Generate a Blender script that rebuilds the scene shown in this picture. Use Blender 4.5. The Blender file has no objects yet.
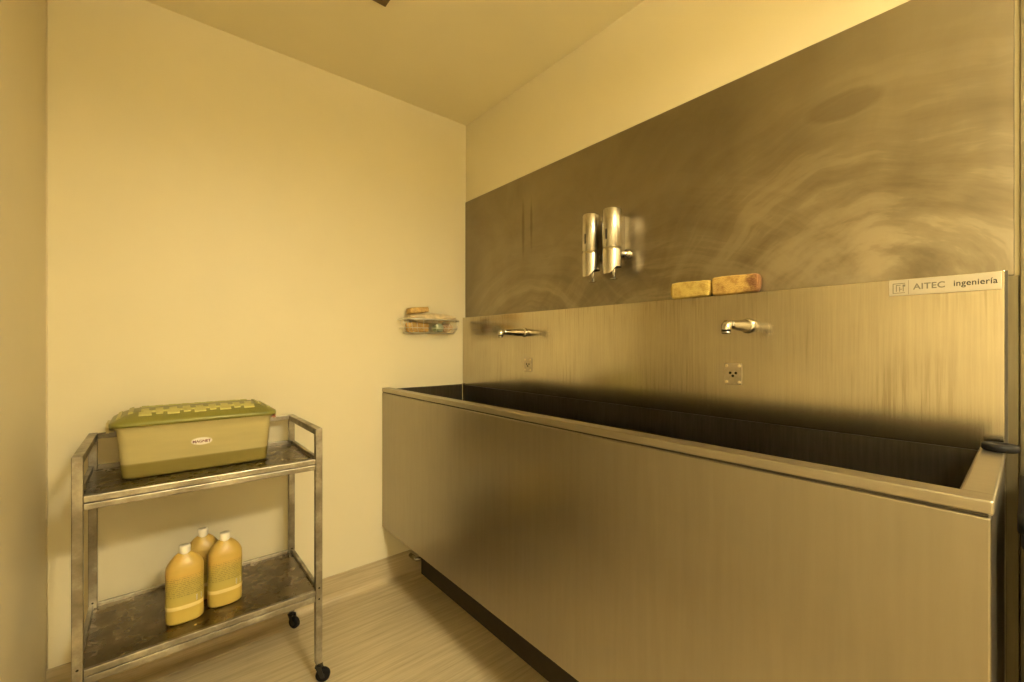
import bpy, bmesh, math, random
from mathutils import Vector, Matrix
random.seed(7)
PI = math.pi
SC = bpy.context.scene
COL = SC.collection

# ------------------------------------------------------------------ helpers
def new_mat(name):
    m = bpy.data.materials.new(name); m.use_nodes = True
    nt = m.node_tree; b = nt.nodes['Principled BSDF']
    return m, nt, b

def N(nt, t, **kw):
    n = nt.nodes.new(t)
    for k, v in kw.items():
        if k in n.inputs.keys() if hasattr(n.inputs, 'keys') else False:
            n.inputs[k].default_value = v
        else:
            setattr(n, k, v)
    return n

def L(nt, a, b): nt.links.new(a, b)

def coords(nt, scale=(1, 1, 1), loc=(0, 0, 0), rot=(0, 0, 0)):
    tc = nt.nodes.new('ShaderNodeTexCoord'); mp = nt.nodes.new('ShaderNodeMapping')
    mp.inputs['Scale'].default_value = scale; mp.inputs['Location'].default_value = loc
    mp.inputs['Rotation'].default_value = rot
    L(nt, tc.outputs['Object'], mp.inputs['Vector'])
    return mp.outputs['Vector']

def noise(nt, vec, scale=5, detail=4, rough=.5, dist=0):
    n = nt.nodes.new('ShaderNodeTexNoise')
    n.inputs['Scale'].default_value = scale; n.inputs['Detail'].default_value = detail
    n.inputs['Roughness'].default_value = rough; n.inputs['Distortion'].default_value = dist
    L(nt, vec, n.inputs['Vector']); return n.outputs['Fac']

def ramp(nt, fac, stops, interp='LINEAR'):
    r = nt.nodes.new('ShaderNodeValToRGB'); r.color_ramp.interpolation = interp
    el = r.color_ramp.elements
    while len(el) > 1: el.remove(el[-1])
    el[0].position = stops[0][0]; el[0].color = c4(stops[0][1])
    for p, c in stops[1:]:
        e = el.new(p); e.color = c4(c)
    L(nt, fac, r.inputs['Fac']); return r.outputs['Color']

def c4(c):
    if isinstance(c, (int, float)): return (c, c, c, 1)
    return (c[0], c[1], c[2], 1)

def math_(nt, op, a, b=None, c=None, clamp=False):
    n = nt.nodes.new('ShaderNodeMath'); n.operation = op; n.use_clamp = clamp
    for i, v in enumerate((a, b, c)):
        if v is None: continue
        if isinstance(v, (int, float)): n.inputs[i].default_value = v
        else: L(nt, v, n.inputs[i])
    return n.outputs[0]

def mixc(nt, fac, a, b, mode='MIX'):
    n = nt.nodes.new('ShaderNodeMix'); n.data_type = 'RGBA'; n.blend_type = mode
    for idx, v in ((0, fac), (6, a), (7, b)):
        if isinstance(v, (int, float)): n.inputs[idx].default_value = v if idx == 0 else c4(v)
        elif isinstance(v, tuple): n.inputs[idx].default_value = c4(v)
        else: L(nt, v, n.inputs[idx])
    return n.outputs[2]

def bump(nt, b, h, strength=.2, dist=.002):
    n = nt.nodes.new('ShaderNodeBump'); n.inputs['Strength'].default_value = strength
    n.inputs['Distance'].default_value = dist
    L(nt, h, n.inputs['Height']); L(nt, n.outputs['Normal'], b.inputs['Normal'])

def plain(name, col, rough=.5, metal=0, var=.08, scale=20, bmp=0, **kw):
    m, nt, b = new_mat(name)
    v = coords(nt)
    f = noise(nt, v, scale, 4)
    lo = tuple(max(0, c * (1 - var)) for c in col); hi = tuple(min(1, c * (1 + var)) for c in col)
    L(nt, ramp(nt, f, [(.3, lo), (.7, hi)]), b.inputs['Base Color'])
    b.inputs['Roughness'].default_value = rough; b.inputs['Metallic'].default_value = metal
    if bmp: bump(nt, b, noise(nt, v, scale * 4, 4), bmp, .002)
    for k, x in kw.items(): b.inputs[k].default_value = x
    return m

# ------------------------------------------------------------------ materials
def wall_paint(name, col):
    m, nt, b = new_mat(name)
    v = coords(nt)
    f = noise(nt, v, 1.6, 5, .55)
    lo = tuple(c * .965 for c in col); hi = tuple(min(1, c * 1.03) for c in col)
    L(nt, ramp(nt, f, [(.3, lo), (.7, hi)]), b.inputs['Base Color'])
    b.inputs['Roughness'].default_value = .42
    b.inputs['Specular IOR Level'].default_value = .35
    bump(nt, b, noise(nt, v, 160, 3), .05, .001)
    return m

M = {}
M['wall'] = wall_paint('cream_wall_paint', (.82, .745, .525))
M['ceil'] = wall_paint('cream_ceiling_paint', (.88, .80, .555))
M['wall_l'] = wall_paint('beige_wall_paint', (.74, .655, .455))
M['wall_d'] = wall_paint('tan_wall_paint', (.50, .41, .25))

def vinyl(name, sx=1, sy=1):
    m, nt, b = new_mat(name)
    v = coords(nt, (2.2, 55, 55)); v2 = coords(nt, (6, 170, 170)); v3 = coords(nt)
    f = math_(nt, 'ADD', math_(nt, 'MULTIPLY', noise(nt, v, 1, 4, .6), .6), math_(nt, 'MULTIPLY', noise(nt, v2, 1, 3, .6), .4))
    c = ramp(nt, f, [(.3, (.41, .335, .20)), (.5, (.56, .465, .29)), (.7, (.70, .59, .39))])
    d = ramp(nt, noise(nt, v3, 3, 4), [(.35, .86), (.65, 1.0)])
    L(nt, mixc(nt, 1, c, d, 'MULTIPLY'), b.inputs['Base Color'])
    b.inputs['Roughness'].default_value = .45
    bump(nt, b, f, .12, .001)
    return m
M['vinyl'] = vinyl('wood_grain_vinyl')

def steel_plain(name, col, rough=.3, streak=(60, 60, 2), amt=.12, var=.15, rv=.08):
    """brushed stainless steel with grain along the axis of the smallest streak scale"""
    m, nt, b = new_mat(name)
    v = coords(nt, streak); v2 = coords(nt)
    g = noise(nt, v, 3, 5, .6)
    s = noise(nt, v2, 3.2, 6, .6)
    f = math_(nt, 'ADD', math_(nt, 'MULTIPLY', g, .45), math_(nt, 'MULTIPLY', s, .55))
    lo = tuple(c * (1 - var) for c in col); hi = tuple(min(1, c * (1 + var)) for c in col)
    L(nt, ramp(nt, f, [(.35, lo), (.65, hi)]), b.inputs['Base Color'])
    b.inputs['Metallic'].default_value = 1
    r = math_(nt, 'ADD', math_(nt, 'MULTIPLY', math_(nt, 'SUBTRACT', s, .5), rv * 3), rough)
    L(nt, r, b.inputs['Roughness'])
    bump(nt, b, g, amt, .0006)
    return m

M['tub'] = steel_plain('brushed_tub_steel', (.345, .312, .253), .295, (18, 18, 1.2), .025, .065, .012)
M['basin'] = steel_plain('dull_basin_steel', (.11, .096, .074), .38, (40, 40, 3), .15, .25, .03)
M['rim'] = steel_plain('rim_steel', (.38, .345, .28), .34, (40, 3, 40), .05, .12, .02)
M['chrome'] = plain('polished_chrome', (.62, .60, .55), .13, 1, .04)
M['satin'] = plain('satin_stainless', (.56, .53, .46), .25, 1, .05, 60)
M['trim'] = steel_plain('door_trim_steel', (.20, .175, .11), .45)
M['dark'] = plain('black_rubber', (.010, .009, .008), .60, 0, .2)
M['blackpl'] = plain('black_plastic', (.014, .012, .010), .35, 0, .2)
M['dark'].node_tree.nodes['Principled BSDF'].inputs['Specular IOR Level'].default_value = .2
M['dark_joint'] = plain('dark_joint_fill', (.05, .042, .028), .6, 0, .2)  # dark fill of the groove under the rim and beside the backsplash
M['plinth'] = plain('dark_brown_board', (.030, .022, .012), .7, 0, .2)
M['plate'] = plain('plate_steel', (.52, .46, .36), .34, 1, .12, 60)
M['screw'] = plain('screw_brass', (.80, .70, .48), .28, 1, .05)
M['hole'] = plain('dark_hole', (.01, .009, .007), .8, 0, .1)

def splash_mat():
    m, nt, b = new_mat('streaked_backsplash_steel')
    v = coords(nt, (30, 70, 1.6)); vd = coords(nt, (1, 110, 3.2)); vb = coords(nt)
    g = noise(nt, v, 3, 5, .6)
    drip = noise(nt, vd, 1, 4, .65)
    blot = noise(nt, vb, 3.5, 5, .6)
    base = ramp(nt, math_(nt, 'ADD', math_(nt, 'MULTIPLY', g, .5), math_(nt, 'MULTIPLY', blot, .5)),
                [(.32, (.47, .423, .33)), (.68, (.62, .565, .44))])
    # dried water runs: dark narrow vertical marks in patches
    dm = math_(nt, 'MULTIPLY', ramp(nt, drip, [(.50, 0), (.62, 1)]), ramp(nt, noise(nt, vb, 4, 3), [(.42, 0), (.68, 1)]))
    tc = nt.nodes.new('ShaderNodeTexCoord'); sp = nt.nodes.new('ShaderNodeSeparateXYZ')
    L(nt, tc.outputs['Object'], sp.inputs[0])
    runs = ramp(nt, noise(nt, coords(nt, (1, 150, 5)), 1, 3, .6), [(.53, 0), (.62, 1)])
    top = nt.nodes.new('ShaderNodeMapRange')
    L(nt, math_(nt, 'ADD', sp.outputs['Z'], math_(nt, 'MULTIPLY', noise(nt, coords(nt, (1, 60, 0)), 1, 2), .16)), top.inputs[0])
    top.inputs[1].default_value = 1.05; top.inputs[2].default_value = 1.15
    dm = math_(nt, 'MAXIMUM', dm, math_(nt, 'MULTIPLY', math_(nt, 'MULTIPLY', runs, top.outputs[0]), ramp(nt, noise(nt, vb, 2.5, 2), [(.42, 0), (.55, 1)])))
    c = mixc(nt, math_(nt, 'MULTIPLY', dm, .34), base, (.24, .19, .11))
    L(nt, c, b.inputs['Base Color'])
    b.inputs['Metallic'].default_value = 1
    r = math_(nt, 'ADD', math_(nt, 'MULTIPLY', blot, .05), .155)
    L(nt, math_(nt, 'ADD', r, math_(nt, 'MULTIPLY', dm, .03)), b.inputs['Roughness'])
    bump(nt, b, g, .12, .0006)
    return m
M['splash'] = splash_mat()

def panel_mat():
    """upper stainless sheet: arcs left by a wiping cloth, round stains"""
    m, nt, b = new_mat('wiped_panel_steel')
    tc = nt.nodes.new('ShaderNodeTexCoord'); sp = nt.nodes.new('ShaderNodeSeparateXYZ')
    L(nt, tc.outputs['Object'], sp.inputs[0])
    wv = coords(nt); warp = noise(nt, wv, 2.2, 3)
    fields = []
    for cy, cz, fr, rad in ((.27, 1.34, 12, .72), (.85, 1.10, 13, .80), (1.55, 1.02, 13, .85)):
        dy = math_(nt, 'SUBTRACT', sp.outputs['Y'], cy); dz = math_(nt, 'SUBTRACT', sp.outputs['Z'], cz)
        dzs = math_(nt, 'MULTIPLY', dz, 1.15)
        r = math_(nt, 'SQRT', math_(nt, 'ADD', math_(nt, 'MULTIPLY', dy, dy), math_(nt, 'MULTIPLY', dzs, dzs)))
        r2 = math_(nt, 'ADD', r, math_(nt, 'MULTIPLY', warp, .22))
        th = math_(nt, 'ARCTAN2', dz, dy)
        cb = nt.nodes.new('ShaderNodeCombineXYZ')
        L(nt, math_(nt, 'MULTIPLY', r2, fr), cb.inputs[0]); L(nt, math_(nt, 'MULTIPLY', math_(nt, 'COSINE', th), .8), cb.inputs[1])
        L(nt, math_(nt, 'ADD', math_(nt, 'MULTIPLY', math_(nt, 'SINE', th), .8), cy * 7), cb.inputs[2])
        s = noise(nt, cb.outputs[0], 1, 5, .62)
        fall = math_(nt, 'SUBTRACT', 1.15, math_(nt, 'DIVIDE', r, rad), clamp=True)
        fall = math_(nt, 'MULTIPLY', fall, math_(nt, 'MULTIPLY', r, 7, clamp=True))
        fields.append((s, fall))
    tot = None
    for s, fall in fields:
        t = math_(nt, 'MULTIPLY', math_(nt, 'SUBTRACT', s, .5), fall)
        tot = t if tot is None else math_(nt, 'ADD', tot, t)
    blot = noise(nt, wv, 2.6, 6, .62, .6)
    blot2 = noise(nt, coords(nt, (1, 1, 1), (3, 7, 2)), 1.5, 3, .5, 1.0)
    f = math_(nt, 'ADD', math_(nt, 'MULTIPLY', tot, 1.5), math_(nt, 'MULTIPLY', blot, .55))
    f = math_(nt, 'ADD', f, math_(nt, 'MULTIPLY', blot2, .35))
    col = ramp(nt, f, [(.26, (.22, .192, .143)), (.42, (.285, .250, .187)), (.50, (.320, .282, .210)), (.66, (.380, .336, .250))])
    def blob(cy, cz, ry, rz, edge, wob):
        a = math_(nt, 'DIVIDE', math_(nt, 'SUBTRACT', sp.outputs['Y'], cy), ry); c_ = math_(nt, 'DIVIDE', math_(nt, 'SUBTRACT', sp.outputs['Z'], cz), rz)
        q = math_(nt, 'SQRT', math_(nt, 'ADD', math_(nt, 'MULTIPLY', a, a), math_(nt, 'MULTIPLY', c_, c_)))
        q = math_(nt, 'ADD', q, math_(nt, 'MULTIPLY', math_(nt, 'SUBTRACT', blot, .5), wob))
        return math_(nt, 'DIVIDE', math_(nt, 'SUBTRACT', 1.0, q), edge, clamp=True)
    # broad paler swatch left by the cloth, a dark oval stain and two upright smears
    pale = blob(.36, 1.66, .28, .36, .10, 1.1)
    col = mixc(nt, math_(nt, 'MULTIPLY', pale, .40), col, mixc(nt, 1, col, (1.22, 1.22, 1.2), 'MULTIPLY'))
    oval = blob(.315, 1.86, .10, .042, .22, .9)
    col = mixc(nt, math_(nt, 'MULTIPLY', oval, .42), col, (.20, .17, .12))
    # crisp edges where single strokes of the cloth ended
    strokes = None
    for s, fall in fields:
        e = math_(nt, 'MULTIPLY', ramp(nt, s, [(.515, 0), (.545, 1)]), math_(nt, 'MULTIPLY', fall, 1.6, clamp=True))
        strokes = e if strokes is None else math_(nt, 'MAXIMUM', strokes, e)
    strokes = math_(nt, 'MULTIPLY', strokes, ramp(nt, blot2, [(.42, .15), (.56, 1)]))
    col = mixc(nt, math_(nt, 'MULTIPLY', strokes, .5), col, mixc(nt, 1, col, (1.17, 1.17, 1.16), 'MULTIPLY'))
    sm = math_(nt, 'MAXIMUM', blob(1.605, 1.80, .013, .17, .6, 1.0), blob(1.545, 1.82, .011, .15, .6, 1.0))
    col = mixc(nt, math_(nt, 'MULTIPLY', sm, .6), col, (.16, .135, .095))
    L(nt, col, b.inputs['Base Color'])
    b.inputs['Metallic'].default_value = 1
    L(nt, ramp(nt, f, [(.3, .29), (.65, .42)]), b.inputs['Roughness'])
    g = noise(nt, coords(nt, (30, 3, 80)), 3, 4)
    bump(nt, b, g, .06, .0006)
    return m
M['panel'] = panel_mat()

def trolley_mat(name, dark=False):
    m, nt, b = new_mat(name)
    v = coords(nt); s = noise(nt, v, 9, 6, .65); s2 = noise(nt, coords(nt, (1, 1, 1), (4, 1, 2)), 26, 5, .6)
    if dark:
        c = ramp(nt, s, [(.3, (.13, .105, .07)), (.55, (.19, .158, .11)), (.75, (.28, .24, .175))])
    else:
        c = ramp(nt, s, [(.32, (.20, .178, .145)), (.5, (.31, .286, .24)), (.68, (.54, .51, .44))])
    rust = ramp(nt, s2, [(.66, 0), (.76, 1)])
    c = mixc(nt, math_(nt, 'MULTIPLY', rust, .55), c, (.22, .11, .045))
    L(nt, c, b.inputs['Base Color'])
    L(nt, math_(nt, 'SUBTRACT', 1.0, math_(nt, 'MULTIPLY', rust, .5)), b.inputs['Metallic'])
    L(nt, ramp(nt, s2, [(.3, .22 if dark else .30), (.7, .36 if dark else .48)]), b.inputs['Roughness'])
    bump(nt, b, s2, .08, .0008)
    return m
M['cart'] = trolley_mat('worn_trolley_steel')
M['tray'] = trolley_mat('stained_tray_steel', True)

def sponge_mat(name, base, dark, ymark=None):
    m, nt, b = new_mat(name)
    v = coords(nt)
    vo = nt.nodes.new('ShaderNodeTexVoronoi'); vo.inputs['Scale'].default_value = 260
    L(nt, v, vo.inputs['Vector'])
    f = noise(nt, v, 45, 5, .65)
    c = ramp(nt, f, [(.3, dark), (.52, base), (.75, tuple(min(1, x * 1.12) for x in base))])
    if ymark is not None:      # reddish worn end
        tc = nt.nodes.new('ShaderNodeTexCoord'); sp = nt.nodes.new('ShaderNodeSeparateXYZ')
        L(nt, tc.outputs['Object'], sp.inputs[0])
        e = math_(nt, 'ADD', sp.outputs['Y'], math_(nt, 'MULTIPLY', math_(nt, 'SUBTRACT', f, .5), .06))
        w = nt.nodes.new('ShaderNodeMapRange'); w.inputs[1].default_value = ymark; w.inputs[2].default_value = ymark - .03
        L(nt, e, w.inputs[0])
        c = mixc(nt, math_(nt, 'MULTIPLY', w.outputs[0], .85), c, (.15, .055, .022))
    L(nt, c, b.inputs['Base Color']); b.inputs['Roughness'].default_value = .95
    bump(nt, b, vo.outputs['Distance'], .6, .003)
    return m
M['sponge_y'] = sponge_mat('yellow_sponge_foam', (.53, .385, .10), (.37, .235, .05))
M['sponge_o'] = sponge_mat('orange_sponge_foam', (.49, .32, .085), (.29, .15, .04), -.030)
M['sponge_t'] = sponge_mat('tan_sponge_foam', (.70, .48, .17), (.45, .25, .09))
M['sponge_a'] = sponge_mat('amber_sponge_foam', (.64, .42, .14), (.40, .22, .07))
M['cloth'] = plain('cream_cloth', (.70, .58, .36), .9, 0, .2, 30, .4)
M['pinkcloth'] = plain('pinkish_cloth', (.55, .40, .25), .9, 0, .2, 30, .4)
M['wire'] = plain('basket_wire', (.80, .78, .72), .38, 1, .05)
M['pet'] = plain('pale_green_clear_plastic', (.62, .72, .52), .15, 0, .05)
_b = M['pet'].node_tree.nodes['Principled BSDF']; _b.inputs['Transmission Weight'].default_value = .55

M['lid'] = plain('green_lid_plastic', (.215, .205, .038), .38, 0, .10, 12)
M['lid_sheen'] = plain('sheen_green_lid_relief', (.50, .465, .155), .40, 0, .10, 14)  # paler green puts the sheen of the raised pads into the colour
def box_mat():
    m, nt, b = new_mat('cloudy_olive_plastic')
    v = coords(nt, (2, 2, 14)); f = noise(nt, v, 3, 4)
    tc = nt.nodes.new('ShaderNodeTexCoord'); sp = nt.nodes.new('ShaderNodeSeparateXYZ')
    L(nt, tc.outputs['Object'], sp.inputs[0])
    film = ramp(nt, sp.outputs['Z'], [(.046, (.38, .31, .09)), (.050, (.74, .64, .30))])     # greenish residue line low in the box
    L(nt, mixc(nt, 1, film, ramp(nt, f, [(.3, .90), (.7, 1.0)]), 'MULTIPLY'), b.inputs['Base Color'])
    b.inputs['Roughness'].default_value = .38
    b.inputs['Transmission Weight'].default_value = .35
    b.inputs['IOR'].default_value = 1.2
    return m
M['box'] = box_mat()
M['boxin'] = plain('dark_green_contents', (.23, .20, .05), .7, 0, .25, 18)
M['clip'] = plain('red_brown_clip_plastic', (.34, .12, .05), .4, 0, .1)
M['sticker'] = plain('white_sticker', (.86, .80, .70), .5, 0, .03)
M['stickertext'] = plain('maroon_print', (.16, .03, .03), .5, 0, .1)
M['cap'] = plain('ivory_cap_plastic', (.90, .84, .68), .4, 0, .03)
M['ink'] = plain('black_ink', (.015, .013, .011), .5, 0, .1)
M['greyink'] = plain('grey_ink', (.16, .145, .11), .5, 0, .1)
M['nameplate'] = plain('silver_nameplate', (.52, .48, .39), .42, .85, .04, 40)

def bottle_mat():
    m, nt, b = new_mat('amber_yellow_bottle_plastic')
    v = coords(nt); f = noise(nt, v, 14, 3)
    tc = nt.nodes.new('ShaderNodeTexCoord'); sp = nt.nodes.new('ShaderNodeSeparateXYZ')
    L(nt, tc.outputs['Object'], sp.inputs[0])
    zc = ramp(nt, math_(nt, 'DIVIDE', sp.outputs['Z'], .25), [(.0, (.66, .50, .12)), (.24, (.66, .48, .10)), (.6, (.58, .395, .095)), (1, (.60, .42, .10))])
    L(nt, mixc(nt, 1, zc, ramp(nt, f, [(.3, .92), (.7, 1.0)]), 'MULTIPLY'), b.inputs['Base Color'])
    b.inputs['Roughness'].default_value = .36
    b.inputs['Subsurface Weight'].default_value = .15
    b.inputs['Subsurface Radius'].default_value = (.02, .012, .004)
    return m
M['bottle'] = bottle_mat()
def label_mat():
    """label print: orange head, greenish rows of small text, cream border at the foot"""
    m, nt, b = new_mat('bottle_label_print')
    tc = nt.nodes.new('ShaderNodeTexCoord'); sp = nt.nodes.new('ShaderNodeSeparateXYZ')
    L(nt, tc.outputs['Object'], sp.inputs[0])
    z = sp.outputs['Z']
    zt = math_(nt, 'DIVIDE', z, .25)
    c = ramp(nt, zt, [(.0, (.80, .66, .28)), (.232, (.80, .66, .28)), (.237, (.50, .39, .09)), (.32, (.46, .37, .09)),
                      (.36, (.42, .34, .08)), (.52, (.46, .35, .08)), (.60, (.56, .37, .085)), (.64, (.575, .385, .09))])
    rows = math_(nt, 'GREATER_THAN', math_(nt, 'FRACT', math_(nt, 'MULTIPLY', z, 165)), .55)
    tx = ramp(nt, noise(nt, coords(nt, (420, 420, 165)), 1, 2), [(.44, 0), (.52, 1)])
    gate = math_(nt, 'MULTIPLY', math_(nt, 'GREATER_THAN', z, .088), math_(nt, 'LESS_THAN', z, .150))
    k = math_(nt, 'MULTIPLY', math_(nt, 'MULTIPLY', rows, tx), gate)
    L(nt, mixc(nt, math_(nt, 'MULTIPLY', k, .6), c, (.13, .12, .04)), b.inputs['Base Color'])
    b.inputs['Roughness'].default_value = .42
    return m
M['label'] = label_mat()
def barcode_mat():
    m, nt, b = new_mat('barcode_print')
    tc = nt.nodes.new('ShaderNodeTexCoord'); sp = nt.nodes.new('ShaderNodeSeparateXYZ')
    L(nt, tc.outputs['Object'], sp.inputs[0])
    cb = nt.nodes.new('ShaderNodeCombineXYZ'); L(nt, math_(nt, 'MULTIPLY', sp.outputs['X'], 900), cb.inputs[0])
    f = noise(nt, cb.outputs[0], 1, 0)
    L(nt, ramp(nt, f, [(.48, (.82, .76, .58)), (.52, (.06, .05, .04))], 'CONSTANT'), b.inputs['Base Color'])
    b.inputs['Roughness'].default_value = .5
    return m
M['barcode'] = barcode_mat()
M['vent'] = plain('dark_brown_vent_metal', (.16, .11, .045), .5, .2, .15)
M['lampframe'] = plain('white_lamp_frame', (.8, .78, .72), .4)
M['door'] = wall_paint('door_laminate', (.40, .32, .20))
def lamp_mat():
    m, nt, b = new_mat('glowing_diffuser')
    b.inputs['Base Color'].default_value = (.9, .85, .7, 1)
    b.inputs['Emission Color'].default_value = (1, .885, .615, 1)
    b.inputs['Emission Strength'].default_value = 172
    return m
M['glow'] = lamp_mat()

# ------------------------------------------------------------------ geometry helpers
class MB:
    """collects shapes into one mesh"""
    def __init__(s): s.bm = bmesh.new(); s.mi = 0
    def _mark(s, faces, smooth=False):
        for f in faces: f.material_index = s.mi; f.smooth = smooth
    def box(s, x0, y0, z0, x1, y1, z1, bev=0, seg=2):
        r = bmesh.ops.create_cube(s.bm, size=1)
        vs = r['verts']
        for v in vs:
            v.co = Vector(((x0 + x1) / 2 + v.co.x * (x1 - x0), (y0 + y1) / 2 + v.co.y * (y1 - y0), (z0 + z1) / 2 + v.co.z * (z1 - z0)))
        fs = set(f for v in vs for f in v.link_faces)
        if bev:
            es = list(set(e for v in vs for e in v.link_edges))
            r2 = bmesh.ops.bevel(s.bm, geom=es, offset=bev, segments=seg, affect='EDGES', profile=.5)
            fs = set(f for f in fs if f.is_valid) | set(r2['faces'])
        s._mark(fs)
        return s
    def loft(s, rings, cap0=True, cap1=True, smooth=True):
        """rings: list of lists of points, same count"""
        vr = [[s.bm.verts.new(p) for p in ring] for ring in rings]
        n = len(vr[0]); fs = []
        for a, b in zip(vr, vr[1:]):
            for i in range(n):
                fs.append(s.bm.faces.new((a[i], a[(i + 1) % n], b[(i + 1) % n], b[i])))
        s._mark(fs, smooth)
        cs = []
        if cap0: cs.append(s.bm.faces.new(list(reversed(vr[0]))))
        if cap1: cs.append(s.bm.faces.new(vr[-1]))
        s._mark(cs, False)
        return s
    def tube(s, pts, r, n=10, caps=True, closed=False):
        """round tube along pts; r a number or a list"""
        pts = [Vector(p) for p in pts]; m = len(pts)
        rr = r if isinstance(r, (list, tuple)) else [r] * m
        rings = []; up = None
        for i, p in enumerate(pts):
            if closed: t = (pts[(i + 1) % m] - pts[i - 1]).normalized()
            else: t = (pts[min(i + 1, m - 1)] - pts[max(i - 1, 0)]).normalized()
            if up is None:
                up = Vector((0, 0, 1)) if abs(t.z) < .9 else Vector((1, 0, 0))
            a = (up - t * up.dot(t)).normalized(); up = a; b = t.cross(a)
            rings.append([p + (a * math.cos(2 * PI * k / n) + b * math.sin(2 * PI * k / n)) * rr[i] for k in range(n)])
        if closed: rings.append(rings[0]); caps = False
        s.loft(rings, caps, caps)
        if closed: bmesh.ops.remove_doubles(s.bm, verts=s.bm.verts[:], dist=1e-6)
        return s
    def cyl(s, p0, p1, r0, r1=None, n=24):
        return s.tube([p0, p1], [r0, r1 if r1 is not None else r0], n)
    def lathe(s, prof, n=32, origin=(0, 0, 0), axis='Z'):
        """prof: (r, h) along axis"""
        o = Vector(origin); rings = []
        for r, h in prof:
            ring = []
            for k in range(n):
                a = 2 * PI * k / n; c, d = r * math.cos(a), r * math.sin(a)
                if axis == 'Z': p = Vector((c, d, h))
                elif axis == 'X': p = Vector((h, c, d))
                else: p = Vector((d, h, c))
                ring.append(o + p)
            rings.append(ring)
        s.loft(rings); return s
    def move(s, v):
        bmesh.ops.translate(s.bm, vec=Vector(v), verts=s.bm.verts[:]); return s
    def build(s, name, mats, parent=None, world=True):
        bmesh.ops.recalc_face_normals(s.bm, faces=s.bm.faces[:])
        if parent is not None and world:
            bmesh.ops.translate(s.bm, vec=-wloc(parent), verts=s.bm.verts[:])
        me = bpy.data.meshes.new(name); s.bm.to_mesh(me); s.bm.free()
        for m in (mats if isinstance(mats, (list, tuple)) else [mats]): me.materials.append(m)
        o = bpy.data.objects.new(name, me); COL.objects.link(o)
        if parent is not None: o.parent = parent
        return o

def wloc(o):
    v = Vector((0, 0, 0))
    while o is not None: v += o.location; o = o.parent
    return v

def rrect(hx, hy, r, z, n=6, cx=0, cy=0):
    pts = []
    r = min(r, hx * .999, hy * .999)
    for qx, qy, a0 in ((1, 1, 0), (-1, 1, PI / 2), (-1, -1, PI), (1, -1, 1.5 * PI)):
        for k in range(n + 1):
            a = a0 + PI / 2 * k / n
            pts.append(Vector((cx + qx * (hx - r) + r * math.cos(a), cy + qy * (hy - r) + r * math.sin(a), z)))
    return pts

def tag(o, label, cat, group=None):
    o['label'] = label; o['category'] = cat
    if group: o['group'] = group
    return o

def thing(name, label, cat, loc=(0, 0, 0), rotz=0, group=None):
    o = bpy.data.objects.new(name, None); COL.objects.link(o)
    o.empty_display_size = .05
    o.location = loc; o.rotation_euler = (0, 0, rotz)
    return tag(o, label, cat, group)

def struct(o):
    o['kind'] = 'structure'; return o

def copy_tree(o, parent=None):
    c = o.copy(); COL.objects.link(c); c.parent = parent
    for ch in list(o.children): copy_tree(ch, c)
    return c

def text_mesh(name, txt, size, mat, parent, loc, rot, depth=.0004, sx=1.0, bold=0.0, spacing=1.0, align='LEFT', fit=None):
    cu = bpy.data.curves.new(name, 'FONT'); cu.body = txt; cu.size = size; cu.extrude = depth
    cu.offset = bold; cu.space_character = spacing; cu.align_x = align
    tmp = bpy.data.objects.new(name + '_tmp', cu); COL.objects.link(tmp)
    dg = bpy.context.evaluated_depsgraph_get()
    me = bpy.data.meshes.new_from_object(tmp.evaluated_get(dg))
    bpy.data.objects.remove(tmp)
    me.name = name
    if fit:
        xs = [v.co.x for v in me.vertices]; x0 = min(xs); sx = fit / (max(xs) - x0)
        for v in me.vertices: v.co.x -= x0
    for v in me.vertices: v.co.x *= sx
    me.transform(Matrix.Translation(loc) @ rot.to_4x4())
    me.materials.clear(); me.materials.append(mat)
    o = bpy.data.objects.new(name, me); COL.objects.link(o); o.parent = parent
    return o

# ------------------------------------------------------------------ room
XL, XR, YF, YB, H = -.274, 1.417, -1.6, 2.12, 2.512
T = .1
struct(MB().box(XL - T, YF - T, -T, XR + T, YB + T, 0).build('floor', M['vinyl']))
struct(MB().box(XL - T, YF - T, H, XR + T, YB + T, H + T).build('ceiling', M['ceil']))
struct(MB().box(XL - T, YB, 0, XR + T, YB + T, H).build('wall_back', M['wall']))
struct(MB().box(XR, YF, 0, XR + T, YB, H).build('wall_right', M['wall_d' if False else 'wall']))
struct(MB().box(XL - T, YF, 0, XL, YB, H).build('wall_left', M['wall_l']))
# front wall with a door opening behind the camera
w = MB()
w.box(XL, YF - T, 0, .15, YF, H); w.box(1.05, YF - T, 0, XR, YF, H); w.box(.15, YF - T, 2.05, 1.05, YF, H)
struct(w.build('wall_front', M['wall']))
d = struct(MB().box(.155, YF - .07, .004, 1.045, YF - .03, 2.045, .003).build('door_1', M['door']))
h_ = MB(); h_.cyl((.24, YF - .03, 1.0), (.24, YF + .02, 1.0), .012); h_.tube([(.24, YF + .02, 1.0), (.30, YF + .022, 1.0), (.36, YF + .02, 1.0)], .009)
h_.build('door_handle', M['satin'], d, world=False)
fr = MB()
fr.box(.09, YF, 0, .155, YF + .015, 2.11, .002); fr.box(1.045, YF, 0, 1.11, YF + .015, 2.11, .002); fr.box(.155, YF, 2.045, 1.045, YF + .015, 2.11, .002)
struct(fr.build('trim_2', M['lampframe']))

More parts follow.
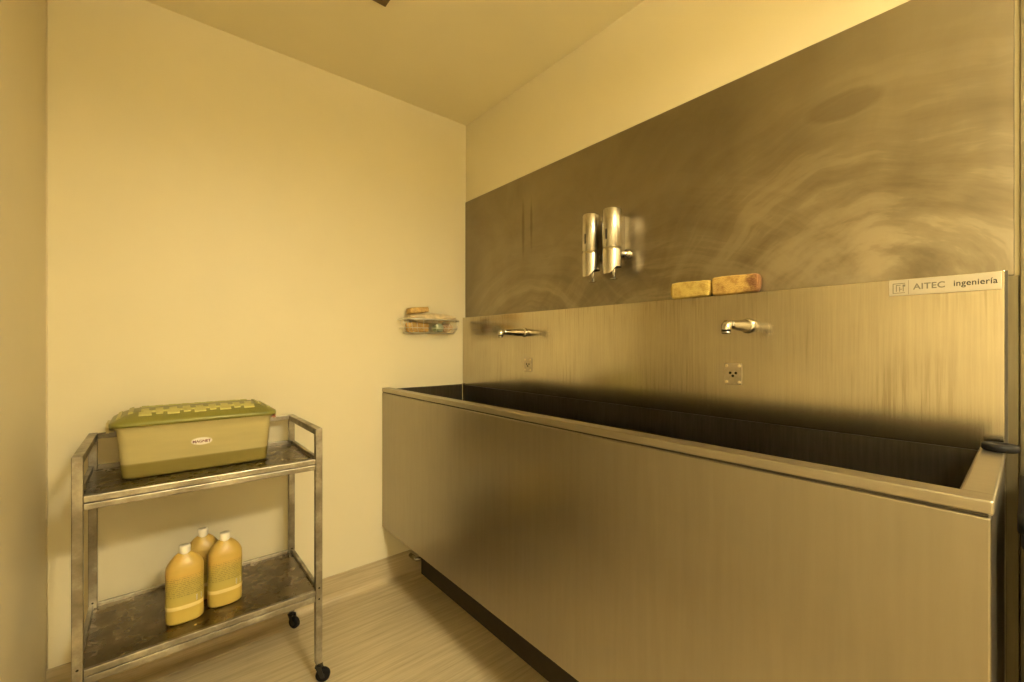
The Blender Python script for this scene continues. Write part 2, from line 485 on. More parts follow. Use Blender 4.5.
def cove(name, axis, a0, a1, wallpos, sgn):
    """coved vinyl skirting: flat upstand, quarter-round foot, thin flange on the floor"""
    hgt, R, fl, t = .129, .028, .05, .004
    prof = [(0, hgt), (.0015, hgt), (t, hgt - .003)]
    for k in range(7):
        a = PI / 2 * k / 6
        prof.append((t + R - R * math.cos(a), R + .002 - R * math.sin(a)))
    prof += [(R + fl, .002), (R + fl + .003, .0003), (0, .0003)]
    m = MB(); rings = []
    for a in (a0, a1):
        if axis == 'X': rings.append([(a, wallpos + sgn * p, q) for p, q in prof])
        else: rings.append([(wallpos + sgn * p, a, q) for p, q in prof])
    m.loft(rings, smooth=False)
    return struct(m.build(name, M['vinyl']))
cove('baseboard_back', 'X', XL, XR, YB, -1)
cove('baseboard_right', 'Y', YF + .02, YB - .09, XR, -1)
cove('baseboard_left', 'Y', YF + .02, YB - .09, XL, 1)
# rounded vinyl bead where the left wall meets the far wall
m = MB(); m.tube([(XL + .001, YB - .001, .13), (XL + .001, YB - .001, H)], .003, 10)
struct(m.build('trim_3', M['wall_l']))
# steel edge strip beside the sheet panel
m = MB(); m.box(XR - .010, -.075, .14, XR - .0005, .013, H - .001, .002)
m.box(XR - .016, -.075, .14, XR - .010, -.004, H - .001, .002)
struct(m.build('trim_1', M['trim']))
m = MB(); m.box(XR - .006, .0135, .14, XR - .0005, .0325, 1.3715, .001)  # dark strip added for the shade on the wall below the panel end
struct(m.build('shade_strip', M['trim']))

# ------------------------------------------------------------------ ceiling lamp (behind / above the viewpoint) and vent
LXC, LYC, LS = .58, -.88, .20
lamp = thing('ceiling_lamp', 'square hanging ceiling lamp with a white frame glowing warm yellow near the door', 'lamp', (LXC, LYC, H - .001))
m = MB(); m.box(LXC - .07, LYC - .07, H - .022, LXC + .07, LYC + .07, H - .001, .003)
m.build('ceiling_plate', M['lampframe'], lamp)
m = MB(); m.cyl((LXC, LYC, H - .215), (LXC, LYC, H - .02), .018); m.build('stem', M['lampframe'], lamp)
m = MB(); z0, z1 = H - .30, H - .21
for a in ((-1, -1, 1, -1), (-1, 1, 1, 1)): m.box(LXC - LS - .012, LYC + a[1] * LS - .012, z0, LXC + LS + .012, LYC + a[1] * LS + .012, z1, .002)
for a in (-1, 1): m.box(LXC + a * LS - .012, LYC - LS + .012, z0, LXC + a * LS + .012, LYC + LS - .012, z1, .002)
m.build('frame', M['lampframe'], lamp)
m = MB(); m.box(LXC - LS + .013, LYC - LS + .013, z0 + .006, LXC + LS - .013, LYC + LS - .013, z1 - .004, .004)
m.build('diffuser', M['glow'], lamp)

vent = thing('ceiling_vent', 'dark brown square ceiling vent, one corner visible at the top edge', 'vent', (.55, 1.43, H - .001))
vx1, vy1, vs = .676, 1.555, .26
m = MB(); b_ = .022
m.box(vx1 - vs, vy1 - b_, H - .016, vx1, vy1, H - .001, .002); m.box(vx1 - vs, vy1 - vs, H - .016, vx1, vy1 - vs + b_, H - .001, .002)
m.box(vx1 - vs, vy1 - vs + b_, H - .016, vx1 - vs + b_, vy1 - b_, H - .001, .002); m.box(vx1 - b_, vy1 - vs + b_, H - .016, vx1, vy1 - b_, H - .001, .002)
m.build('frame', M['vent'], vent)
m = MB()
k = vy1 - vs + b_ + .012
while k < vy1 - b_ - .006:
    m.loft([[(x, k - .009, H - .014), (x, k - .007, H - .014), (x, k + .009, H - .003), (x, k + .007, H - .003)] for x in (vx1 - vs + b_, vx1 - b_)], smooth=False)
    k += .021
m.build('louvre', M['vent'], vent)

# ------------------------------------------------------------------ steel wall sheet and bathing tub
SP0 = .033            # right end of the backsplash
PX = XR - .006        # face of the upper sheet
SX = XR - .025        # face of the backsplash
ZT, ZS, ZP = 1.004, 1.382, 2.059
panel = MB().box(PX, .020, 1.372, XR - .001, YB - .001, ZP, .0012, 1).build('steel_wall_panel', M['panel'])
tag(panel, 'large stained stainless steel sheet covering the wall above the backsplash', 'wall panel')

TX0, TX1, TY0, TY1 = .903, XR - .001, .031, YB - .001
tub = thing('washing_tub', 'long stainless steel wall-hung washing tub with a flat front panel', 'tub', (1.16, 1.07, .294))
# front panel
m = MB(); m.box(TX0, TY0 + .003, .294, TX0 + .020, TY1, .9795, .003)
m.build('front_panel', M['tub'], tub)
m = MB(); m.box(TX0 + .020, TY0 + .003, .294, TX1, TY0 + .018, .9795, .002)
m.build('end_panel', M['tub'], tub)
m = MB(); m.box(TX0 + .004, TY0 + .006, .9795, TX0 + .02, TY1, .9838); m.box(TX0 + .02, TY0 + .006, .9795, TX1 - .03, TY0 + .02, .9838)
m.build('seam', M['dark_joint'], tub)
# rim: front bar, right end bar
m = MB()
RW = .044
m.box(TX0, TY0, .9838, TX0 + RW, TY1, ZT, .0035, 3)
m.box(TX0 + RW - .004, TY0, .9838, SX + .001, TY0 + .036, ZT, .0035, 3)
m.build('rim', M['rim'], tub)
# basin: open-topped shell, sloping floor
m = MB()
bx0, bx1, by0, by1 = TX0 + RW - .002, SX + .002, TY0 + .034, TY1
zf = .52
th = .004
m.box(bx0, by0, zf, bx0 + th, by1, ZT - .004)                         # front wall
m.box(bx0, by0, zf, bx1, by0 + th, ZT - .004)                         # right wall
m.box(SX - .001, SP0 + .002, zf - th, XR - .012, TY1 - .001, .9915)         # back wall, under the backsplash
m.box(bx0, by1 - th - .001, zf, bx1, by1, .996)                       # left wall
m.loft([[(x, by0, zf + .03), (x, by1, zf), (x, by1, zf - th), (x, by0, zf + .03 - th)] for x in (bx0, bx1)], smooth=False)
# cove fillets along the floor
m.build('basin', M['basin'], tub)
m = MB(); m.tube([(SX - .006, by1 - .010, zf), (SX - .006, by1 - .010, 1.0)], .006, 10)
m.build('corner_pipe', M['satin'], tub)['label'] = 'bright upright pipe in the far corner of the basin'
# backsplash
m = MB(); m.box(SX, SP0, .992, XR - .001 - .006, TY1 - .0005, ZS, .0015, 2)
m.build('backsplash', M['splash'], tub)
m = MB(); m.box(SX - .0005, SP0 - .004, ZT - .003, XR - .008, SP0, ZS - .001)
m.build('backsplash_edge', M['dark_joint'], tub)
# underside, drain
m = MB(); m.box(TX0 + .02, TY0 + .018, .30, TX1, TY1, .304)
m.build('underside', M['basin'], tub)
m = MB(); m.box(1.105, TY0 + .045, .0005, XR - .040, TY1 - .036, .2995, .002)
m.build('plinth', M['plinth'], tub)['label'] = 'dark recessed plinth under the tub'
m = MB(); m.tube([(1.107, 2.045, .105), (1.075, 2.045, .105), (1.062, 2.050, .105), (1.058, 2.062, .105), (1.058, TY1 - .008, .105)], .011, 14)
m.build('drain_pipe', M['satin'], tub)
m = MB(); m.lathe([(.034, zf + .004), (.034, zf + .009), (.028, zf + .012), (.012, zf + .010)], 24, (1.16, 1.88, 0))
m.build('drain', M['chrome'], tub)

# overflow plates set in the backsplash
def plate(yc, zc, label):
    t = thing('overflow_plate', label, 'plate', (SX - .0005, yc, zc - .033), 0, 'small screwed plates under the taps')
    w_, hh = .027, .033
    m = MB(); m.box(SX - .0035, yc - w_, zc - hh, SX - .0005, yc + w_, zc + hh, .001)
    m.build('plate', M['plate'], t)
    for sy in (-1, 1):
        for sz in (-1, 1):
            m = MB(); m.lathe([(.0048, SX - .0034), (.0044, SX - .0055), (.0025, SX - .0066)], 14, (0, yc + sy * .019, zc + sz * .025), 'X')
            m.build('screw', M['screw'], t)
    for dy, dz in ((.008, .003), (-.009, .003), (0, -.006)):
        m = MB(); m.lathe([(.0042, SX - .0034), (.0042, SX - .0040)], 14, (0, yc + dy, zc + dz), 'X')
        m.build('hole', M['hole'], t)
plate(.591, 1.133, 'small four-screw steel plate below the tap nearer the nameplate')
plate(1.546, 1.128, 'small four-screw steel plate below the tap nearer the far corner')

# taps
def tap(yc, zc, label, ln=.135):
    t = thing('spout_tap', label, 'tap', (SX - .0005, yc, zc), 0, 'wall taps over the tub')
    x0 = SX - .0005
    m = MB(); m.lathe([(.0225, x0), (.0225, x0 - .004), (.020, x0 - .008), (.0165, x0 - .010)], 28, (0, yc, zc), 'X')
    m.build('flange', M['chrome'], t)
    m = MB()
    m.lathe([(.0165, x0 - .009), (.0185, x0 - .022), (.0180, x0 - .04), (.0150, x0 - .075), (.0120, x0 - ln + .02), (.0115, x0 - ln + .005)], 28, (0, yc, zc), 'X')
    m.build('spout', M['chrome'], t)
    m = MB()
    m.tube([(x0 - ln + .007, yc, zc), (x0 - ln - .004, yc, zc), (x0 - ln - .010, yc, zc - .004), (x0 - ln - .012, yc, zc - .012), (x0 - ln - .012, yc, zc - .020)],
           [.0118, .0135, .0138, .0128, .0122], 20)
    m.build('elbow', M['chrome'], t)
    m = MB(); m.lathe([(.0112, zc - .026), (.0118, zc - .0195)], 20, (x0 - ln - .012, yc, 0))
    m.build('aerator', M['satin'], t)
tap(.548, 1.281, 'chrome wall tap below the yellow sponges')
tap(1.575, 1.284, 'chrome wall tap nearest the far corner, left of the soap dispensers')

# name plate on the backsplash
npl = thing('nameplate', 'narrow silver nameplate with dark lettering at the backsplash corner', 'sign', (SX - .0005, .129, 1.343))
y0, y1, z0, z1 = .0375, .2205, 1.342, 1.3805
m = MB(); m.box(SX - .0030, y0, z0, SX - .0005, y1, z1, .001)
m.build('plate', M['nameplate'], npl)
rot = Matrix(((0, 0, -1), (-1, 0, 0), (0, 1, 0)))      # text faces -X, reads along -Y
base = Vector((SX - .0032, 0, 0)) - wloc(npl)
def on_plate(y, z): return base + Vector((0, y, z))
text_mesh('lettering', 'AITEC', .0195, M['greyink'], npl, on_plate(.1770, 1.3550), rot, .0003, 1, .0004, 1.05, fit=.054)
text_mesh('lettering', 'ingeniería', .0185, M['ink'], npl, on_plate(.1090, 1.3560), rot, .0003, 1, .0002, 1.05, fit=.066)
m = MB()
xx = SX - .0034
def pbar(ya, za, yb, zb): m.box(xx, ya, za, SX - .0029, yb, zb)
pbar(.1845, z0 + .002, .1853, z1 - .002)                                     # divider
m.build('divider', M['greyink'], npl)
m = MB()
pbar(.212, 1.348, .2135, 1.372); pbar(.191, 1.3705, .2135, 1.3722); pbar(.191, 1.348, .2135, 1.3495)
pbar(.206, 1.352, .2075, 1.368); pbar(.199, 1.3665, .2075, 1.3682)
pbar(.200, 1.352, .2015, 1.364); pbar(.1935, 1.352, .195, 1.3635); pbar(.196, 1.357, .2, 1.3585)
pbar(.1905, 1.3635, .1955, 1.3685)
m.build('logo', M['greyink'], npl)

# black rubber plug on the right rim
m = MB(); m.lathe([(.024, ZT + .0003), (.0270, ZT + .003), (.0270, ZT + .012), (.024, ZT + .015), (.012, ZT + .0155), (.010, ZT + .012)], 36, (1.345, .038, 0))
plug = m.build('rubber_plug', M['dark'])
plug.data.transform(Matrix.Translation((-1.345, -.038, -ZT))); plug.location = (1.345, .038, ZT)
tag(plug, 'round black rubber plug lying on the rim corner at the right', 'plug')

# ------------------------------------------------------------------ sponges on the ledge
def sponge(yc, ln, hh, dp, mat, label, rz=0, name='sponge', loc=None, grp=None, bulge=.004):
    t_ = MB()
    n = 22
    rings = []
    for i in range(n + 1):
        u = -1 + 2 * i / n
        e = 1 - .10 * abs(u) ** 6 - (.30 if abs(u) > .99 else 0)
        y = u * ln / 2
        ring = [Vector((p.x + random.uniform(-.0005, .0005), y + random.uniform(-.0006, .0006), p.y + random.uniform(-.0007, .0007))) for p in
                rrect(dp / 2 * e, hh / 2 * e * (1 + .03 * math.sin(3 * u)), .006, 0, 4)]
        rings.append(ring)
    t_.loft(rings)
    o = t_.build(name, mat)
    o.location = loc; o.rotation_euler = (0, 0, rz)
    return tag(o, label, 'sponge', grp)
sponge(0, .138, .054, .026, M['sponge_y'], 'bright yellow bath sponge standing on the steel ledge beside the orange one',
       0, 'sponge', (PX - .0150, .731, ZS + .0275), 'sponges on the ledge')
sponge(0, .144, .057, .027, M['sponge_o'], 'orange-yellow bath sponge with a reddish worn end, on the steel ledge',
       0, 'sponge', (PX - .0155, .586, ZS + .0290), 'sponges on the ledge')

# ------------------------------------------------------------------ soap dispensers
def dispenser(yc, zb, label):
    """metal cylinder on a wall bracket; its front looks to -X"""
    t = thing('soap_dispenser', label, 'soap dispenser', (PX - .0005, yc, zb), 0, 'soap dispensers on the steel wall')
    ax, R, n = -.066, .0365, 48
    m = MB()                                                            # upper body
    m.lathe([(.001, .2485), (R - .006, .2485), (R - .002, .2465), (R, .2425), (R, .1035), (R - .0015, .102), (R - .0015, .100)], n, (ax, 0, 0))
    m.build('body', M['satin'], t, world=False)
    m = MB(); rings = []                                                # lower cover, scooped at the sides
    def zb_(a):                                                         # a = angle from the front (-X)
        q = abs(a) / PI
        u = min(1, max(0, (q - .10) / .28)); u = u * u * (3 - 2 * u)
        return .0 + .026 * u
    for j in range(7):
        ring = []
        for k in range(n):
            a = 2 * PI * k / n; aa = a if a <= PI else a - 2 * PI
            z = zb_(aa) + (.1005 - zb_(aa)) * j / 6
            r = R * (1 - .03 * (1 - j / 6) ** 3)
            ring.append((ax - r * math.cos(aa), r * math.sin(aa), z))
        rings.append(ring)
    inner = [[(ax + (p[0] - ax) * .93, p[1] * .93, p[2] + .001) for p in ring] for ring in reversed(rings)]
    m.loft(list(rings[::1]) + inner, False, False)
    m.build('lower_cover', M['satin'], t, world=False)
    m = MB(); m.lathe([(R * .92, .052), (R * .92, .098)], 32, (ax, 0, 0)); m.build('inner_tank', M['hole'], t, world=False)
    m = MB()                                                            # sight slot
    m.box(ax - R - .0006, -.0035, .128, ax - R + .004, .0035, .168, .0014); m.build('sight_slot', M['hole'], t, world=False)
    m = MB(); m.lathe([(.0065, .055), (.0065, .002), (.0045, .0), (.0045, -.014)], 18, (ax + .012, 0, 0))
    m.build('nozzle', M['chrome'], t, world=False)
    m = MB(); m.lathe([(.004, -.014), (.0150, -.0155), (.0160, -.018), (.0120, -.0195)], 22, (ax + .008, 0, 0))
    m.build('push_foot', M['chrome'], t, world=False)
    m = MB(); m.box(-.036, -.014, .060, 0, .014, .232, .004); m.build('bracket', M['satin'], t, world=False)
    for sy in (-1,):
        m = MB(); m.lathe([(.014, 0), (.0195, -.006), (.0205, -.014), (.0175, -.022), (.0095, -.030), (.0060, -.046)], 24, (0, sy * .034, .078), 'X')
        m.build('mounting_knob', M['chrome'], t, world=False)
    m = MB(); m.lathe([(.0040, .2480), (.0040, .2545), (.0025, .2565)], 14, (ax + .022, 0, 0)); m.build('lock', M['chrome'], t, world=False)
    return t
dispenser(1.119, 1.493, 'left soap dispenser, a satin steel cylinder with a dark slot')
dispenser(1.017, 1.492, 'right soap dispenser, a satin steel cylinder nearer the sponges')

# ------------------------------------------------------------------ wire basket on the far wall
bxa, bxb, bz, bd = .985, 1.335, 1.357, .105
yw = YB - .0015
bask = thing('wire_basket', 'small wire basket on the cream wall left of the tub corner', 'basket', ((bxa + bxb) / 2, yw, bz - .075))
def bask_outline(z, s=1.0, n=26, tr=0):
    """D-shaped loop, flat side on the wall"""
    pts = []; cx = (bxa + bxb) / 2; hw = (bxb - bxa) / 2 * s; dd = bd * s
    for k in range(n + 1):
        a = PI * k / n
        ca, sa = math.cos(a), math.sin(a)
        x = cx + hw * math.copysign(abs(ca) ** .55, ca); y = yw - .006 - dd * abs(sa) ** .7
        pts.append(Vector((x, y, z)))
    return pts
m = MB(); m.tube(bask_outline(bz), .0042, 8, closed=True); m.build('rim', M['wire'], bask)
m = MB(); m.tube(bask_outline(bz - .045, .95), .0016, 6, closed=True); m.tube(bask_outline(bz - .070, .84), .0016, 6, closed=True)
m.build('hoop', M['wire'], bask)
o1, o2, o3 = bask_outline(bz), bask_outline(bz - .045, .95), bask_outline(bz - .070, .84)
for k in range(1, 26, 2):
    m = MB(); c = o3[k].copy(); m.tube([o1[k], o2[k], o3[k], Vector((c.x, yw - .008, bz - .070))], .0012, 6)
    m.build('wire', M['wire'], bask)
for x in (bxa + .07, bxb - .07):
    m = MB(); m.box(x - .008, yw - .008, bz - .02, x + .008, yw, bz + .02, .001); m.build('wall_bracket', M['wire'], bask)

# things in the basket
sp = sponge(0, .105, .028, .07, M['sponge_t'], 'tan sponge lying on top of the wire basket contents', PI / 2 + .06, 'sponge', (1.072, YB - .060, bz + .048), 'sponges in the wire basket')
sp.rotation_euler = (-.10, .03, PI / 2)
sp = sponge(0, .124, .050, .038, M['sponge_a'], 'amber sponge low in the left of the wire basket', PI / 2, 'sponge', (1.087, YB - .030, bz - .040), 'sponges in the wire basket')
def rag(name, cx, cy, cz, rx, ry, rz, mat, label, seed, cat='cloth'):
    bm = bmesh.new(); bmesh.ops.create_icosphere(bm, subdivisions=5, radius=1)
    rnd = random.Random(seed)
    ws = [(Vector((rnd.uniform(-1, 1), rnd.uniform(-1, 1), rnd.uniform(-1, 1))).normalized(), rnd.uniform(3, 9), rnd.uniform(0, 6)) for _ in range(9)]
    for v in bm.verts:
        p = v.co.copy(); d_ = 0
        for dr, fr_, ph in ws: d_ += math.sin(p.dot(dr) * fr_ + ph) * .035
        d_ = d_ - abs(math.sin(p.x * 7 + p.z * 3 + seed)) * .06
        q = p * (1 + d_)
        v.co = Vector((cx + q.x * rx, cy + q.y * ry, cz + q.z * rz))
    x = MB(); x.bm.free(); x.bm = bm
    for f in bm.faces: f.smooth = True
    o = x.build(name, mat); c = Vector((cx, cy, cz - rz))
    o.data.transform(Matrix.Translation(-c)); o.location = c
    return tag(o, label, cat)
rag('folded_cloth', 1.155, YB - .060, bz + .010, .148, .046, .026, M['cloth'], 'crumpled cream cloth folded across the wire basket', 3)
rag('folded_cloth', 1.252, YB - .052, bz - .038, .034, .036, .024, M['pinkcloth'], 'pinkish brown rag bunched at the right of the wire basket', 5)
pb = thing('plastic_bottle', 'small pale green clear bottle lying in the wire basket', 'bottle', (1.190, YB - .05, bz - .064))
m = MB()
m.lathe([(.002, -.036), (.020, -.036), (.0235, -.031), (.0235, .010), (.021, .018), (.011, .026), (.010, .034)], 24, (1.190, YB - .057, bz - .042), 'Y')
m.build('body', M['pet'], pb)
m = MB(); m.lathe([(.012, .034), (.012, .046), (.010, .047)], 20, (1.190, YB - .057, bz - .042), 'Y'); m.build('cap', M['cap'], pb)

# ------------------------------------------------------------------ trolley
cart = thing('trolley', 'worn two-shelf stainless steel trolley on black casters by the cream wall', 'trolley', (.152, 1.852, 0))
cxs = (-.155, .464); cys = (1.655, 2.050); ct = .921; pw = .0115
def post(x, y):
    m = MB(); m.box(x - pw, y - pw, .070, x + pw, y + pw, ct, .0018, 2)
    # punched holes near the foot
    p = m.build('leg', M['cart'], cart)
    for z in (.345, .305):
        m = MB(); m.lathe([(.0032, y - pw + .0003), (.0032, y - pw - .0006)], 10, (x, 0, z), 'Y')
        m.build('rivet', M['hole'], p)
    return p
for x in cxs:
    for y in cys: post(x, y)
for x in cxs:
    m = MB(); m.box(x - pw, cys[0] + pw, ct - .023, x + pw, cys[1] - pw, ct, .0018, 2); m.build('side_rail', M['cart'], cart)
m = MB(); m.box(cxs[0] + pw, cys[1] - .009, ct - .019, cxs[1] - pw, cys[1] + .009, ct - .001, .0018, 2); m.build('back_rail', M['cart'], cart)
def tray(zt, zb, zsurf):
    x0, x1, y0_, y1_ = cxs[0] - pw + .001, cxs[1] + pw - .001, cys[0] - pw + .002, cys[1] + pw - .002
    m = MB()
    m.mi = 1; m.box(x0 + .012, y0_ + .012, zsurf - .003, x1 - .012, y1_ - .012, zsurf)
    m.mi = 0
    mid = zt - .020
    xi0, xi1 = cxs[0] + pw, cxs[1] - pw; yi0, yi1 = cys[0] + pw, cys[1] - pw
    for (a, b, c, d) in ((xi0, y0_, xi1, y0_ + .013), (xi0, y1_ - .013, xi1, y1_), (x0, yi0, x0 + .013, yi1), (x1 - .013, yi0, x1, yi1)):
        m.box(a, b, mid + .0012, c, d, zt, .002, 2)
        ex = .0015
        m.box(a, b + (ex if b == y0_ else 0), zb, c, d, mid - .0012, .002, 2)
    # corner gussets fill the tray out to the posts
    s = m.build('shelf', [M['cart'], M['tray']], cart)
    return s
tray(.811, .772, .796)
tray(.338, .296, .327)
def caster(x, y, rz):
    c = bpy.data.objects.new('caster', None); COL.objects.link(c); c.parent = cart
    c.location = Vector((x, y, 0)) - wloc(cart); c.empty_display_size = .02
    # oriented by rotating the mesh
    def put(m, name, mat):
        bmesh.ops.rotate(m.bm, cent=(0, 0, 0), matrix=Matrix.Rotation(rz, 3, 'Z'), verts=m.bm.verts[:])
        return m.build(name, mat, c, world=False)
    R = .0245; off = .016
    m = MB(); m.lathe([(.006, -.0095), (R - .004, -.0095), (R, -.006), (R, .006), (R - .004, .0095), (.006, .0095)], 30, (off, 0, R + .0005), 'Y')
    put(m, 'wheel', M['dark'])
    m = MB(); m.lathe([(.010, -.0105), (.010, .0105)], 18, (off, 0, R + .0005), 'Y'); put(m, 'hub', M['blackpl'])
    m = MB()
    for s_ in (-1, 1): m.loft([[(-.008, s_ * .0125, .058), (.012, s_ * .0125, .058), (off + .007, s_ * .0125, R - .006), (off - .006, s_ * .0125, R - .006)],
                               [(-.008, s_ * .0108, .058), (.012, s_ * .0108, .058), (off + .007, s_ * .0108, R - .006), (off - .006, s_ * .0108, R - .006)]], smooth=False)
    m.box(-.010, -.0125, .056, .014, .0125, .060, .001); m.cyl((0, 0, .058), (0, 0, .0705), .006, n=14)
    put(m, 'fork', M['blackpl'])
caster(cxs[0], cys[0], 2.2); caster(cxs[1], cys[0], -.5); caster(cxs[0], cys[1], 1.0); caster(cxs[1], cys[1], -1.0)

# ------------------------------------------------------------------ storage box on the trolley
ZB = .7962
bxc, byc = .129, 1.926
box = thing('storage_box', 'cloudy olive plastic storage box with green lid on the trolley top shelf', 'storage box', (bxc, byc, ZB))
hb, hx0, hx1, hy0, hy1 = .172, .203, .217, .103, .112
def bring(t, inset=0, z=None):
    return rrect(hx0 + (hx1 - hx0) * t - inset, hy0 + (hy1 - hy0) * t - inset, .026 - inset * .5, hb * t if z is None else z, 6)
m = MB()
outer = [bring(.0, .006, 0), bring(.02), bring(.08)] + [bring(t) for t in (.2, .4, .6, .8, .9)] + [rrect(hx1 + .004, hy1 + .004, .028, hb - .010), rrect(hx1 + .004, hy1 + .004, .028, hb)]
inn = [bring(1, .0022), bring(.9, .0022), bring(.6, .0022), bring(.3, .0022), bring(.08, .0022), bring(.02, .006, .004)]
m.loft(outer + inn, True, True)
m.build('tub_body', M['box'], box, world=False)
m = MB(); m.loft([rrect(hx0 - .010, hy0 - .010, .02, .006), rrect(hx0 - .004, hy0 - .004, .02, .018), rrect(hx0 - .002, hy0 - .002, .02, .045), rrect(hx0 - .012, hy0 - .012, .02, .050)])
m.build('contents', M['boxin'], box, world=False)['label'] = 'dark greenish contents in the bottom of the box'
# lid
m = MB(); LX, LY = hx1 + .016, hy1 + .012
z = hb
def lidh(d): return z + .010 + .029 * (1 - (1 - min(max(d, 0) / .085, 1)) ** 2)
m.loft([rrect(LX - .004, LY - .004, .034, z - .004), rrect(LX, LY, .036, z - .004), rrect(LX, LY, .036, z + .006), rrect(LX - .003, LY - .003, .034, z + .010)]
       + [rrect(LX - .003 - d_, LY - .003 - d_, max(.012, .034 - d_ * .5), lidh(d_)) for d_ in (.008, .018, .030, .045, .060, .075, .088)], True, True)
def lz(x, y): return lidh(min(LX - abs(x), LY - abs(y)) - .003)
def pad(x0, y0, x1, y1, up=.0045):
    """raised pad that follows the lid's curve"""
    n_ = 3; g = [[m.bm.verts.new((x0 + (x1 - x0) * i / n_, y0 + (y1 - y0) * j / n_, lz(x0 + (x1 - x0) * i / n_, y0 + (y1 - y0) * j / n_) + up)) for j in range(n_ + 1)] for i in range(n_ + 1)]
    fs = [m.bm.faces.new((g[i][j], g[i + 1][j], g[i + 1][j + 1], g[i][j + 1])) for i in range(n_) for j in range(n_)]
    edge = [g[i][0] for i in range(n_ + 1)] + [g[n_][j] for j in range(1, n_ + 1)] + [g[i][n_] for i in range(n_ - 1, -1, -1)] + [g[0][j] for j in range(n_ - 1, 0, -1)]
    low = [m.bm.verts.new((v.co.x, v.co.y, v.co.z - up - .002)) for v in edge]
    k_ = len(edge)
    fs += [m.bm.faces.new((edge[i], edge[(i + 1) % k_], low[(i + 1) % k_], low[i])) for i in range(k_)]
    m._mark(fs)
m.mi = 1
# relief: on each long slope a rib with pads above and below it in turn, a bar across each end
for sy in (-1, 1):
    def P(xa, ya, xb, yb): pad(xa, min(sy * ya, sy * yb), xb, max(sy * ya, sy * yb))
    P(-.150, .066, .150, .075)
    for i in range(9):
        px = -.146 + .292 * i / 8
        P(px - .010, .040, px + .010, .0655)
        if i % 2 == 0: P(px - .016, .0755, px + .016, .094)
        elif i < 8: P(px - .009, .0755, px + .009, .088)
for sx in (-1, 1):
    pad(min(sx * .176, sx * .188), -.070, max(sx * .176, sx * .188), .070)
    pad(min(sx * .206, sx * .216), -.085, max(sx * .206, sx * .216), .085, .003)
m.build('lid', [M['lid'], M['lid_sheen']], box, world=False)
for sx, mt in ((-1, M['box']), (1, M['clip'])):
    m = MB(); xx = sx * (LX + .001)
    m.box(min(xx, xx + sx * .008), -.04, z - .028, max(xx, xx + sx * .008), .04, z + .004, .0015)
    m.box(min(xx - sx * .012, xx + sx * .004), -.04, z - .026, max(xx - sx * .012, xx + sx * .004), .04, z - .019, .0015)
    m.build('clip', mt, box, world=False)
# oval sticker on the front
fy = -(hy0 + (hy1 - hy0) * .56) - .0006
m = MB()
def ell(rx, rz, y): return [Vector((.002 + rx * math.cos(2 * PI * k / 28), y, .098 + rz * math.sin(2 * PI * k / 28))) for k in range(28)]
m.loft([ell(.030, .0125, fy + .001), ell(.030, .0125, fy - .0006)], smooth=False)
st = m.build('sticker', M['sticker'], box, world=False)
st.rotation_euler = (math.atan((hy1 - hy0) / hb) * 0, 0, 0)
m = MB(); m.box(-.006, fy - .0012, .101, .018, fy - .0005, .1035)
text_mesh('lettering', 'MAGNET', .0125, M['stickertext'], st, Vector((-.0235, fy - .0008, .0935)), Matrix.Rotation(PI / 2, 3, 'X'), .0003, 1.0, .0004, 1.0)
m.bm.free()

# ------------------------------------------------------------------ bottles on the lower shelf
ZS2 = .3275
def sup(rx, ry, z, p=2.6, n=40):
    pts = []
    for k in range(n):
        a = 2 * PI * k / n; c, s_ = math.cos(a), math.sin(a)
        pts.append(Vector((rx * math.copysign(abs(c) ** (2 / p), c), ry * math.copysign(abs(s_) ** (2 / p), s_), z)))
    return pts
bot = thing('detergent_bottle', 'amber-yellow detergent bottle with ivory cap, leftmost and nearest on the lower shelf', 'bottle', (.083, 1.775, ZS2), 0, 'detergent bottles on the lower shelf')
A_, B_ = .0505, .034
m = MB()
prof = [(.90, 0, 2.6), (.985, .004, 2.7), (1.0, .012, 2.7), (1.0, .047, 2.7), (1.012, .050, 2.7), (1.012, .056, 2.7), (1.0, .059, 2.7), (1.0, .178, 2.7),
        (.975, .184, 2.6), (.90, .193, 2.5), (.76, .205, 2.3), (.60, .2155, 2.1), (.43, .2235, 2.0), (.32, .227, 2.0)]
prof = [(a_, z_ if z_ < .06 else .06 + (z_ - .06) * .943, p_) for a_, z_, p_ in prof]
m.loft([sup(A_ * s_, B_ * (s_ if s_ > .9 else max(s_, .42 * (1 - (s_ - .32) / .68) + s_ * ((s_ - .32) / .68))), z, p) for s_, z, p in prof])
body = m.build('body', M['bottle'], bot, world=False)
m = MB()
ss = 1.006
m.loft([sup(A_ * ss * q, B_ * ss * q, z, 2.7) for q, z in ((1.0, .0465), (1.012, .050), (1.012, .056), (1.0, .0595), (1.0, .120), (1.0, .160))], False, False)
lab = m.build('label', M['label'], bot, world=False)
m = MB(); m.loft([[(x, -B_ * 1.012 * (1 - abs(x / A_) ** 2.7) ** (1 / 2.7) - o, z) for x, z in ((.028, .063), (.043, .063), (.043, .082), (.028, .082))] for o in (0, .0006)], smooth=False)
m.build('barcode', M['barcode'], lab, world=False)
m = MB(); m.lathe([(.0150, .2145), (.0154, .216), (.0154, .2375), (.0145, .2400), (.002, .2400)], 28); m.build('cap', M['cap'], bot, world=False)
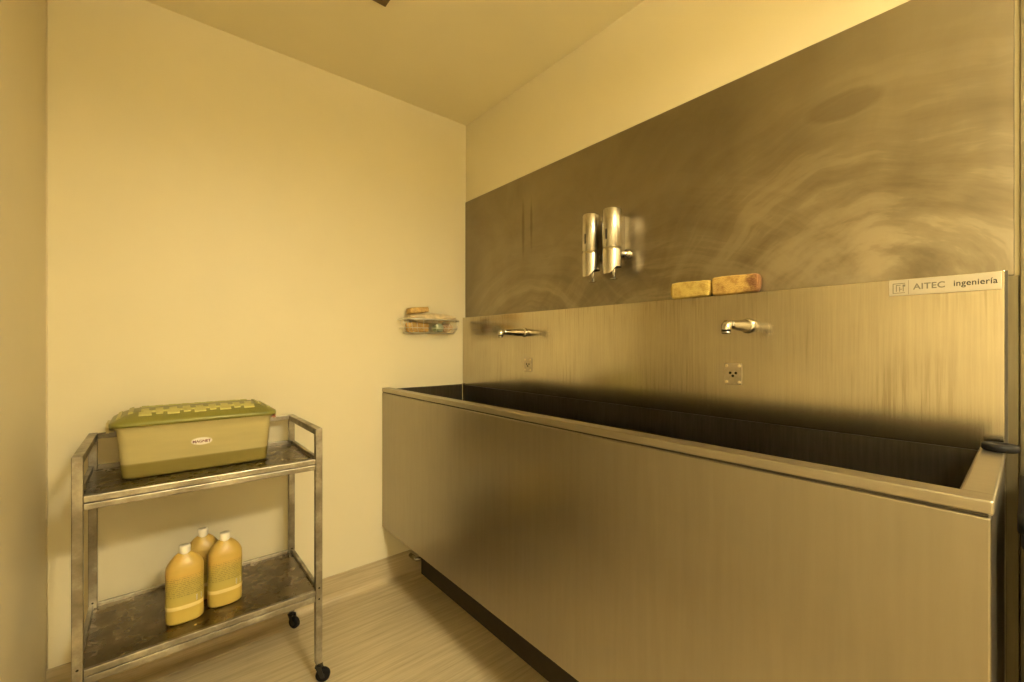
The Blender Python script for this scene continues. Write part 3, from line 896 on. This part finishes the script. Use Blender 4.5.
for loc, rz, lb in (((.196, 1.803, ZS2), .02, 'amber-yellow detergent bottle on the right of the three, lower trolley shelf'),
                    ((.140, 1.890, ZS2), -.06, 'amber-yellow detergent bottle behind the other two on the lower trolley shelf')):
    c = copy_tree(bot); c.location = loc; c.rotation_euler = (0, 0, rz); c['label'] = lb

# ------------------------------------------------------------------ black bin to the right of the tub
bn = thing('waste_bin', 'tall black plastic bin right of the tub, only a dark sliver showing', 'bin', (1.20, -.195, 0))
m = MB(); hx_, hy_ = .185, .195
m.loft([rrect(hx_ - .03, hy_ - .03, .03, .004), rrect(hx_ - .025, hy_ - .025, .035, .02), rrect(hx_, hy_, .04, .90), rrect(hx_ + .008, hy_ + .008, .042, .905), rrect(hx_ + .008, hy_ + .008, .042, .93)])
m.build('body', M['blackpl'], bn, world=False)
m = MB(); m.loft([rrect(hx_ + .012, hy_ + .012, .045, .931), rrect(hx_ + .012, hy_ + .012, .045, .955), rrect(hx_ - .02, hy_ - .02, .04, .985), rrect(hx_ - .07, hy_ - .07, .04, .99)])
m.build('lid', M['blackpl'], bn, world=False)
m = MB(); m.tube([(-.205, -.06, .945), (-.225, -.05, .945), (-.225, .05, .945), (-.205, .06, .945)], .007, 10); m.build('handle', M['blackpl'], bn, world=False)

# ------------------------------------------------------------------ world, camera, colour management
wd = bpy.data.worlds.new('room_surround'); SC.world = wd; wd.use_nodes = True
wd.node_tree.nodes['Background'].inputs[0].default_value = (.02, .016, .008, 1)
wd.node_tree.nodes['Background'].inputs[1].default_value = .3
cam = bpy.data.cameras.new('camera'); co = bpy.data.objects.new('camera', cam); COL.objects.link(co)
co.location = (0, 0, 1.223); co.rotation_euler = (PI / 2, 0, -math.atan2(.6407, .7679))
cam.sensor_width = 36; cam.lens = 431.5 / 1024 * 36; cam.shift_y = 4 / 1024; cam.clip_start = .02
SC.camera = co
vs_ = SC.view_settings
vs_.view_transform = 'Standard'; vs_.look = 'None'; vs_.exposure = 0; vs_.gamma = 1; vs_.use_curve_mapping = False
